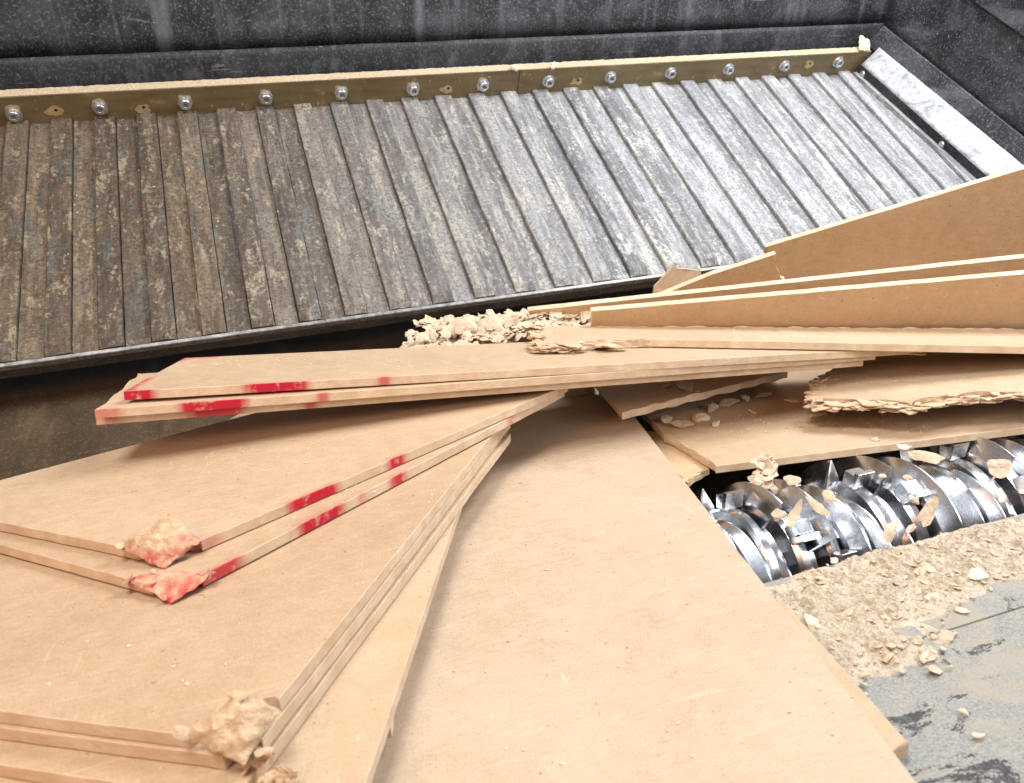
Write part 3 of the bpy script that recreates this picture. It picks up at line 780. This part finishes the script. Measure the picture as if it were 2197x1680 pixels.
board('fibreboard', 'small pointed board offcut sticking up before the ribbed plate', q0, n0_, .014, seed=22, rag={1: .004})

# ------------------------------------------------------------------ crumpled corners (parts of their boards)
def crumple(parent, pts4, n, amp, seed, red, name='torn_corner', nu=46, flakes=5):
    """pts4: left, bottom, right, top of a torn, folded-up flap"""
    Lp, Bp, Rp, Tp = pts4
    vv, ff, pa = [], [], []
    out = (Rp - Lp).cross(Tp - Bp).normalized(); tocam = (C0 - Bp).normalized()
    if out.dot(tocam) < 0: out = -out
    for j in range(nu + 1):
        for i in range(nu + 1):
            u, w = i / nu, j / nu
            p = (Lp * (1 - u) + Bp * u) * (1 - w) + (Tp * (1 - u) + Rp * u) * w
            e = min(u, 1 - u, w, 1 - w)
            d = 0; s = 25; a = 1.0
            for k in range(4):
                d += a * (1 - 2 * abs(nz(p, s, seed + k))); s *= 2.0; a *= .45
            bul = math.sin(math.pi * u) ** .6 * math.sin(math.pi * w) ** .6
            jag = Vector((nz(p, 90, seed + 9), nz(p, 90, seed + 12), nz(p, 90, seed + 15))) * .0022
            p = p + out * (bul * amp * 1.1 + amp * .40 * (d - .5)) + jag
            vv.append(p)
            hgt = (p - Bp).dot(n)
            pa.append(red * max(0, min(1, .95 - hgt / .034 + .5 * nz(p, 60, seed))))
    for j in range(nu):
        for i in range(nu):
            a = j * (nu + 1) + i; ff.append([a, a + 1, a + nu + 2, a + nu + 1])
    rnd = random.Random(seed)
    for k in range(flakes):                       # loose torn layers round the flap
        u, w = rnd.random(), rnd.random()
        if rnd.random() < .6: u, w = (u, rnd.choice((0.02, .98))) if rnd.random() < .5 else (rnd.choice((.02, .98)), w)
        c = (Lp * (1 - u) + Bp * u) * (1 - w) + (Tp * (1 - u) + Rp * u) * w + out * amp * .5
        fv, f2 = flake(rnd, rnd.uniform(.005, .011), rnd.uniform(1.4, 2.6), .0009, 15)
        rm = Euler((rnd.uniform(-1, 1), rnd.uniform(-1, 1), rnd.uniform(0, 6))).to_matrix()
        b0 = len(vv); qn = (out + n * .6).to_track_quat('Z', 'Y').to_matrix()
        for p in fv:
            vv.append(c + qn @ (rm @ p)); pa.append(red * rnd.uniform(0, .8) * (1 if (c - Bp).dot(n) < .018 else .15))
        ff += [[x + b0 for x in q] for q in f2]
    me = mesh(name, vv, ff); at = me.attributes.new('paint', 'FLOAT', 'POINT'); at.data.foreach_set('value', pa)
    o = link_mesh(name, me, M_TORN, parent, smooth=False)
    m = o.modifiers.new('thick', 'SOLIDIFY'); m.thickness = .0016; m.offset = -1
    return o
def flake(rnd, r, elong, t, np_=11):
    """a curled torn fibre chip: irregular outline, bent, thin"""
    per = []; ph = rnd.uniform(0, 90)
    for k in range(np_):
        a = 2 * math.pi * (k + rnd.uniform(-.25, .25)) / np_
        rr = r * (.80 + .42 * noise.noise(Vector((math.cos(a) * 1.1 + ph, math.sin(a) * 1.1, ph))) + rnd.uniform(-.09, .09))
        per.append((rr * math.cos(a) * elong ** .5, rr * math.sin(a) / elong ** .5))
    cu, cv, tw = rnd.uniform(-.35, .35) / r * .5, rnd.uniform(-.28, .28) / r * .5, rnd.uniform(-.35, .35) / r * .5
    def Zf(x, y): return cu * x * x + cv * y * y + tw * x * y + r * .10 * noise.noise(Vector((x / r * 1.7 + ph, y / r * 1.7, ph)))
    vt = [Vector((x, y, Zf(x, y))) for x, y in per] + [Vector((x * .55, y * .55, Zf(x * .55, y * .55) + t * .6)) for x, y in per] + [Vector((0, 0, Zf(0, 0) + t * .8))]
    n = np_; f = []
    for k in range(n):
        k2 = (k + 1) % n; f.append([k, k2, n + k2, n + k]); f.append([n + k, n + k2, 2 * n])
    b0 = len(vt); vb = [p - Vector((0, 0, t)) for p in vt[:n]] + [Vector((0, 0, vt[-1].z - 1.8 * t))]
    for k in range(n):
        k2 = (k + 1) % n; f.append([k2, k, b0 + k, b0 + k2]); f.append([b0 + k2, b0 + k, b0 + n])
    return vt + vb, f
def fray(parent, P, pts, inward, count, lo, hi_, seed, t=.016, spread=.02):
    """split layers standing out of a torn edge: long thin flakes along the fibre direction"""
    rnd = random.Random(seed); vv, ff, pa = [], [], []
    W = [P.at(*p) for p in pts]; inw = (P.at(*inward[1]) - P.at(*inward[0])).normalized()
    side = P.n.cross(inw).normalized()
    for k in range(count):
        i = rnd.randrange(len(W) - 1); c = W[i].lerp(W[i + 1], rnd.random())
        L = rnd.uniform(lo, hi_); fv, f = flake(rnd, L / 2, rnd.uniform(1.3, 2.6), .0022, 15)
        m3 = Matrix((inw, side, P.n)).transposed() @ Euler((rnd.uniform(-.16, .16), rnd.uniform(-.12, .12), rnd.uniform(-.5, .5))).to_matrix()
        c = c + inw * rnd.uniform(.12, .5) * L - P.n * rnd.uniform(.02, .95) * t + side * rnd.uniform(-.3, .3) * spread
        b0 = len(vv); vv += [c + m3 @ p for p in fv]; pa += [0.0] * len(fv); ff += [[x + b0 for x in q] for q in f]
    me = mesh('torn_layers', vv, ff); at = me.attributes.new('paint', 'FLOAT', 'POINT'); at.data.foreach_set('value', pa)
    return link_mesh('torn_layers', me, M_TORN, parent)
fray(B6, P6, [(1740, 858), (1742, 826), (1770, 802)], [(1740, 840), (1900, 835)], 46, .02, .05, 61)
fray(B6, P6, [(1745, 862), (1850, 862), (1955, 868), (2050, 850), (2197, 843)], [(1800, 860), (2000, 852)], 80, .015, .045, 62)
fray(B5, P5, [(1146, 702), (1152, 740)], [(1150, 720), (1400, 720)], 40, .02, .05, 63)
fray(B5, P5, [(1152, 741), (1300, 735)], [(1150, 740), (1400, 728)], 14, .02, .05, 64)
fray(BT1, PT1, [(1978, 746), (1960, 726)], [(1980, 744), (1700, 756)], 8, .02, .05, 65)
hi = lambda P, h: P.up(h)
crumple(m1, [PM1.at(250, 1176), PM2.at(352, 1222), PM1.at(436, 1160), hi(PM1, .038).at(364, 1102)], N0, .010, 31, 1.0)
crumple(m2, [PM2.at(262, 1242), layer(-.034).at(368, 1296), PM2.at(462, 1228), hi(PM2, .001).at(345, 1226)], N0, .0045, 35, 1.0, flakes=6)
crumple(b1, [PM1.up(-.036).at(388, 1580), P2.at(525, 1642), P1.at(604, 1528), hi(P1, .034).at(528, 1478)], N0, .013, 38, 0.0, nu=56, flakes=5)
crumple(b2, [P2.at(470, 1612), P3.at(556, 1650), P2.at(590, 1612), hi(P2, .004).at(540, 1600)], N0, .004, 41, 0.0, nu=30, flakes=10)
crumple(b3, [P3.at(560, 1668), P3.up(-.016).at(612, 1690), P3.at(640, 1652), hi(P3, .002).at(600, 1655)], N0, .003, 44, 0.0, nu=24, flakes=8)

# ------------------------------------------------------------------ chips
def chip(loc, n, size, elong, label, seed, cat='wood chip', group=None, spin=0.0, pale=False, t=.0016, npts=18, facing=.35):
    rnd = random.Random(seed); fv, f = flake(rnd, size / 2, elong, t, npts)
    nn = (n.normalized() * (1 - facing) + (C0 - loc).normalized() * facing).normalized()
    q = nn.to_track_quat('Z', 'Y').to_matrix() @ Matrix.Rotation(spin, 3, 'Z')
    low = min((q @ p).dot(n.normalized()) for p in fv)
    vv = [loc + q @ p - n.normalized() * (low + .0004) for p in fv]
    o = link_mesh('wood_chip', mesh('wood_chip', vv, f), M_CHIP2 if pale else M_CHIP, smooth=False)
    return tag(o, label, cat, group)
def on_rotor(x, y, r):
    d = ray(x, y); oy, oz = C0.y - RC.y, C0.z - RC.z
    a = d.y**2 + d.z**2; b = 2 * (oy * d.y + oz * d.z); c = oy * oy + oz * oz - r * r
    D = b * b - 4 * a * c
    if D < 0: return None
    return C0 + d * ((-b - math.sqrt(D)) / (2 * a))
def mpx(px, p): return px * (p - C0).dot(ROT.col[2] if False else ray(CX, CY)) / FX
GR = 'chips thrown up on the rotor'
rot_chips = [
 (1816, 980, 46, 1.7, 'pale long chip standing against the front edge of the wide board above the rotor', .9),
 (1698, 1037, 36, 1.3, 'pear-shaped chip on the rotor to the right of the big shredded lump', .4),
 (1777, 1070, 36, 1.2, 'rounded thick tan chip in the middle of the rotor', .0),
 (1752, 1090, 44, 3.0, 'thin sliver of chip on the rotor just left of the rounded tan chip', -.6),
 (1892, 1024, 17, 1.2, 'tiny round pale chip on the rotor below the upper board edge', .3),
 (1946, 1027, 19, 1.3, 'small square chip high on the rotor under the long flat chip', .2),
 (1986, 988, 54, 2.4, 'long flat brown chip lying along the top of the rotor', .25),
 (2137, 1010, 52, 1.15, 'large angular four-sided chip near the right end of the rotor', .5),
 (1962, 1076, 21, 1.2, 'small oval chip on the rotor left of the large elongated chip', .8),
 (1987, 1100, 56, 2.2, 'large elongated tan chip leaning on the rotor right of centre', 1.2),
 (1672, 1106, 34, 1.7, 'flat chip on the rotor nearest the largest pale board', .1),
 (1701, 1108, 50, 2.6, 'forked brown chip hanging on the lower left of the rotor', 1.3),
 (1905, 1142, 46, 2.8, 'narrow pale splinter low on the rotor', 1.1),
 (1953, 1134, 22, 2.0, 'tiny pale splinter low on the rotor, right of the narrow one', .9)]
for k, (x, y, sz, el_, lab, sp) in enumerate(rot_chips):
    p = on_rotor(x, y, RR - .002) or P7.at(x, y)
    n = Vector((0, p.y - RC.y, p.z - RC.z))
    chip(p, n, mpx(sz, p), el_, lab, 100 + k, group=GR, spin=sp, pale=k in (0, 4, 12, 13), facing=.45)
# shredded lump made of fibres
def lump(loc, n, w, h, label, seed, spin=0.0):
    rnd = random.Random(seed); vv, ff = [], []
    q = ((C0 - loc).normalized() * .7 + n * .3).to_track_quat('Z', 'Y').to_matrix() @ Matrix.Rotation(spin, 3, 'Z')
    for k in range(34):
        fv, f = flake(rnd, rnd.uniform(.16, .34) * w, rnd.uniform(1, 2.2), .0012, 10)
        u = rnd.uniform(-1, 1); c = Vector((rnd.uniform(-.32, .32) * w * (1 - .35 * u), u * .40 * h, rnd.uniform(-.06, .10) * w))
        rm = Euler((rnd.uniform(-.8, .8), rnd.uniform(-.8, .8), rnd.uniform(0, 6))).to_matrix(); b0 = len(vv)
        vv += [loc + q @ (c + rm @ p) for p in fv]; ff += [[i + b0 for i in g] for g in f]
    o = link_mesh('shredded_lump', mesh('shredded_lump', vv, ff), M_CHIP2); return tag(o, label, 'wood chip')
pl_ = P7.up(.006).at(1630, 1000)
lump(pl_ + Vector((0, -.02, 0)), P7.n, mpx(58, pl_), mpx(92, pl_), 'big shredded lump of fibre hanging over the rotor beside the large pale board', 5, .3)
# chips on the boards at right
brd = [
 (1878, 945, 20, 1.2, P7, 'small folded chip on the wide board above the rotor'), (1939, 962, 28, 1.5, P7, 'chip lying on the front edge of the wide board'),
 (1428, 828, 32, 1.1, P8, 'brown chip at the left end of the short strewn board'), (1471, 834, 50, 1.35, P8, 'largest pale flat chip on the short strewn board'),
 (1503, 899, 42, 1.2, P7, 'upright pale chip on the wide board near the large pale board'), (1432, 905, 36, 1.6, P7, 'chip at the left corner of the wide board'),
 (1462, 915, 44, 1.7, P7, 'flat broken chip beside the upright pale chip'), (1536, 912, 22, 1.4, P7, 'little chip just right of the upright pale chip'),
 (1614, 886, 16, 2.2, P7, 'tiny upright splinter in the middle of the wide board'), (1565, 868, 40, 1.9, P7, 'long chip in the ragged row below the short board'),
 (1600, 858, 30, 1.7, P7, 'ridged chip in the ragged row, under the short board end'), (1640, 852, 34, 1.8, P7, 'curled chip at the right end of the ragged row'),
 (1530, 880, 34, 1.8, P7, 'flat chip at the left end of the ragged row'), (1700, 862, 22, 3, P7, 'thin splinter beside the frayed left end of the torn board'),
 (1729, 866, 16, 1.2, P7, 'crumb touching the frayed end of the torn board'), (1442, 950, 40, 1.5, P9, 'crumpled strip on the small broken board tip'),
 (1755, 893, 26, 2.6, P7, 'pale sliver on the wide board below the torn board')]
for k, (x, y, sz, el_, P, lab) in enumerate(brd):
    p = P.at(x, y); chip(p, P.n, mpx(sz, p), el_, lab, 200 + k, group='chips on the right-hand boards', spin=k * 1.3, pale=k % 3 == 1, facing=.22)
p = PA.at(1306, 838); chip(p, N0, mpx(52, p), 2.0, 'grey-brown chip lying on the far corner of the largest pale board', 250, spin=.6, facing=.3)
p = PLATE.up(.001).at(447, 604); chip(p, NP, mpx(22, p), 1.2, 'single tan chip on the left part of the ribbed plate', 251, spin=.4, facing=.1)
for k, (x, y, sz, lab) in enumerate([(1104, 151, 20, 'crumb of fibre on the clamp bar above its seam'), (1186, 146, 18, 'crumb of fibre on the clamp bar right of the seam'), (1848, 104, 34, 'torn bit of fibre in the far right corner of the clamp bar')]):
    p = Plane(NP, pl(0, PLEN, BARH + .006)).at(x, y); chip(p, NP, mpx(sz, p), 1.4, lab, 260 + k, spin=k, pale=True, facing=.5, t=.006)
P5c = P5
for k, (x, y, sz, el_, lab) in enumerate([(1218, 684, 42, 1.1, 'round pale chip at the splintered left end of the long flat board'), (1190, 690, 34, 1.3, 'pale chip left of the round pale chip'), (1258, 690, 44, 2.2, 'long chip against the leaning boards'), (1325, 692, 16, 1.5, 'small crumb at the foot of the leaning boards'), (1350, 692, 24, 2.4, 'thin crumb at the foot of the leaning boards, right of the small one')]):
    p = P5.up(.004).at(x, y); chip(p, P5.n, mpx(sz, p), el_, lab, 270 + k, spin=k * .7, pale=k < 2, facing=.5)

# heap of chips behind the stacked boards
hp = empty('chip_heap', (0, 0, 0)); bpy.data.objects.remove(hp)
rnd = random.Random(77); vv, ff = [], []
T1b = [PT1.at(850, 741), PT1.at(1300, 716)]
def heap_h(u): return max(0, .038 * math.sin(min(1, max(0, u)) * math.pi * .62) ** 1.1)
back = Vector((.42, .9, 0)).normalized()
heap_pts = []
for k in range(700):
    u = rnd.random() ** .8; w = rnd.random()
    base = T1b[0].lerp(T1b[1], u) + back * (.012 + w * .16)
    top = heap_h(u) * (1 - (2 * w - .9) ** 2 * .75) if w < .95 else 0
    z = T1b[0].lerp(T1b[1], u).z - .028 + max(0, top) * (rnd.random() ** .35) + .012 * u
    loc = Vector((base.x, base.y, z)); heap_pts.append((loc, top))
    fv, f = flake(rnd, rnd.uniform(.005, .020), rnd.uniform(1, 2.1), .0013, 10)
    rm = Euler((rnd.uniform(-.45, .45), rnd.uniform(-.45, .45), rnd.uniform(0, 6))).to_matrix(); b0 = len(vv)
    vv += [loc + rm @ p for p in fv]; ff += [[i + b0 for i in g] for g in f]
# solid core of the heap down to the bed
cb = len(vv); nu, nw = 40, 16
for j in range(nw + 1):
    for i in range(nu + 1):
        u, w = i / nu, j / nw
        base = T1b[0].lerp(T1b[1], u) + back * (.012 + w * .17)
        edge = min(1, 8 * w, 8 * (1 - w)) * min(1, 6 * u + .02, 6 * (1 - u) + .2)
        z = T1b[0].lerp(T1b[1], u).z - .04 + heap_h(u) * .75 * (1 - (2 * w - .9) ** 2 * .75) + .01 * nz((base.x, base.y, 0), 40)
        vv.append(Vector((base.x, base.y, zb + .004 + (z - zb) * edge)))
for j in range(nw):
    for i in range(nu):
        a = cb + j * (nu + 1) + i; ff.append([a, a + 1, a + nu + 2, a + nu + 1])
o = link_mesh('chip_heap', mesh('chip_heap', vv, ff), M_CHIP)
tag(o, 'heap of curled tan chips piled between the stacked boards and the ribbed plate', 'wood chips', kind='stuff')
# larger chips on top of the heap, each its own thing
for k, (x, y, sz) in enumerate([(905, 726, 30), (930, 722, 26), (960, 712, 34), (985, 704, 36), (1010, 698, 40), (1040, 700, 40), (1066, 694, 38), (1095, 690, 44), (1075, 712, 34), (1030, 718, 32), (1118, 702, 36), (1100, 726, 30), (1000, 722, 30), (1140, 712, 30), (880, 732, 22)]):
    u = (x - 850) / 450; pt = T1b[0].lerp(T1b[1], u) + back * .05
    p = Plane(Vector((-.1, -.75, .66)), pt + Vector((0, 0, .0))).at(x, y)
    chip(p, Vector((-.1, -.6, .8)), mpx(sz, p), 1.3, 'curled tan chip lying on the heap behind the stacked boards', 300 + k, group='large chips on the heap', spin=k * 1.9, pale=k % 2 == 0, facing=.45)
# dim chips in the dark below the left end of the stack
for k, (x, y, sz) in enumerate([(238, 925, 26), (262, 935, 30), (290, 922, 34), (320, 930, 28), (345, 915, 26)]):
    p = layer(-.17).at(x, y); p.z = max(p.z, zb + .01); chip(p, Vector((0, 0, 1)), mpx(sz, p), 1.6, 'dim chip in the dark gap under the left end of the stacked boards', 330 + k, group='chips in the dark gap', spin=k * 1.1, facing=.3)

# ------------------------------------------------------------------ crumbs on the floor beside the rotor
GX0, GX1 = .50, 1.62
nx, ny = 460, 150; vv, ff = [], []; H = {}
SEAMX = seam
def drift(x, s):
    e = (s / SEAMX)
    k = nz((x, s, 0), 9, 3) * .55 + nz((x, s, 0), 26, 5) * .35
    prof_ = math.exp(-((e - .42 - .10 * nz((x, 0, 0), 5)) / .42) ** 2)
    left = max(0, 1 - (x - .60) / .30); prof_ = max(prof_, left * math.exp(-((e - .75) / .6) ** 2))
    h = prof_ * (1.0 + 1.5 * k) - .36
    return h
for j in range(ny + 1):
    for i in range(nx + 1):
        x = GX0 + (GX1 - GX0) * i / nx; s = .002 + (SEAMX * 1.75) * j / ny
        h = drift(x, s)
        z = .014 * max(0, h) ** 1.25 if h > 0 else .07 * h
        if h > 0:
            z += .0075 * (nz((x, s, 0), 62, 1) + .7 * (1 - 2 * abs(nz((x, s, 0), 95, 8)))) * min(1, h * 4) + .0022 * nz((x, s, 0), 260, 2)
        vv.append(fp(x, s, (.0033 if s < SEAMX else .0006) + z)); H[(i, j)] = h
for j in range(ny):
    for i in range(nx):
        if max(H[(i, j)], H[(i + 1, j)], H[(i, j + 1)], H[(i + 1, j + 1)]) > -.12:
            a = j * (nx + 1) + i; ff.append([a, a + 1, a + nx + 2, a + nx + 1])
NS0 = len(ff); rnd = random.Random(5)
for k in range(3400):
    x = rnd.uniform(GX0, GX1); s = rnd.uniform(.0, SEAMX * 1.6); h = drift(x, s)
    if h < rnd.uniform(-.16, .25): continue
    r = rnd.choice((.0015, .002, .002, .003, .003, .004, .004, .006, .010)) * rnd.uniform(.7, 1.2)
    fv, f = flake(rnd, r, rnd.uniform(1, 1.7), .0009, 8)
    rm = Euler((rnd.uniform(-.5, .5), rnd.uniform(-.5, .5), rnd.uniform(0, 6))).to_matrix()
    c = fp(x, s, .0042 + .014 * max(0, h) ** 1.25 + rnd.uniform(0, .003)); b0 = len(vv); qn = N0.to_track_quat('Z', 'Y').to_matrix()
    vv += [c + qn @ (rm @ p) for p in fv]; ff += [[i + b0 for i in g] for g in f]
NSURF = NS0
used = sorted({i for q in ff for i in q}); remap = {a: b for b, a in enumerate(used)}
o = link_mesh('floor_crumbs', mesh('floor_crumbs', [vv[i] for i in used], [[remap[i] for i in q] for q in ff]), [M_HEAP, M_CHIP])
o.data.polygons.foreach_set('material_index', [0 if i < NSURF else 1 for i in range(len(o.data.polygons))])
tag(o, 'drift of fibre crumbs and flakes on the floor plate along the rotor', 'wood chips', kind='stuff')
for k, (x, y, sz, el_, lab) in enumerate([
 (2098, 1236, 50, 1.5, 'largest curled flake on the crumb drift at the right'), (1745, 1345, 54, 2.2, 'long peeled flake on the drift beside the large pale board'),
 (2065, 1312, 26, 1.6, 'pale flake at the lower edge of the crumb drift'), (2000, 1286, 30, 1.2, 'round pale flake in the middle of the crumb drift'),
 (1790, 1205, 24, 1.5, 'small chip lying between the rotor and the crumb drift'), (2068, 1530, 20, 2, 'lone pale chip on the bare floor plate at lower right'),
 (2098, 1580, 22, 2, 'lone pale chip on the floor plate, nearest the lower right corner'), (1985, 1410, 26, 2.4, 'thin pale flake on the floor below the plate seam')]):
    p = FL.up(.004).at(x, y); h = drift(p.x, (p - fp(0, 0)).dot(sB))
    p = FL.up(.004 + .014 * max(0, h) ** 1.25).at(x, y); chip(p, N0, mpx(sz, p), el_, lab, 400 + k, group='flakes on the floor plate', spin=k * .9, pale=True, facing=.15)

# fine crumbs strewn over the boards
rnd = random.Random(91); vv, ff = [], []
spots = [(PA, 1000, 1150, 1540, 1650, 34), (PM1, 320, 960, 980, 1130, 40), (P1, 60, 1300, 540, 1480, 24), (PT1, 450, 768, 1100, 788, 60), (P7, 1560, 890, 2000, 930, 120), (P8, 1400, 830, 1560, 850, 40), (P5, 1200, 702, 2180, 728, 70), (P6, 1800, 800, 2190, 835, 40), (PLATE.up(.0145), 60, 330, 1500, 560, 200)]
for (P, xa, ya, xb, yb, cnt) in spots:
    q3_ = P.n.to_track_quat('Z', 'Y').to_matrix()
    for k in range(cnt):
        x, y = rnd.uniform(xa, xb), rnd.uniform(ya, yb)
        p = P.at(x, y)
        r = rnd.choice((.0008, .001, .0013, .0018, .0026)) * rnd.uniform(.7, 1.2)
        fv, f = flake(rnd, r, rnd.uniform(1, 2.2), .0008, 7)
        low = min(v.z for v in fv); rz = Matrix.Rotation(rnd.uniform(0, 6), 3, 'Z'); b0 = len(vv)
        vv += [p + q3_ @ (rz @ (v - Vector((0, 0, low - .0002)))) for v in fv]; ff += [[i + b0 for i in g] for g in f]
o = link_mesh('board_crumbs', mesh('board_crumbs', vv, ff), M_CHIP2)
tag(o, 'fine crumbs of fibre strewn over the boards and the ribbed plate', 'crumbs', kind='stuff')
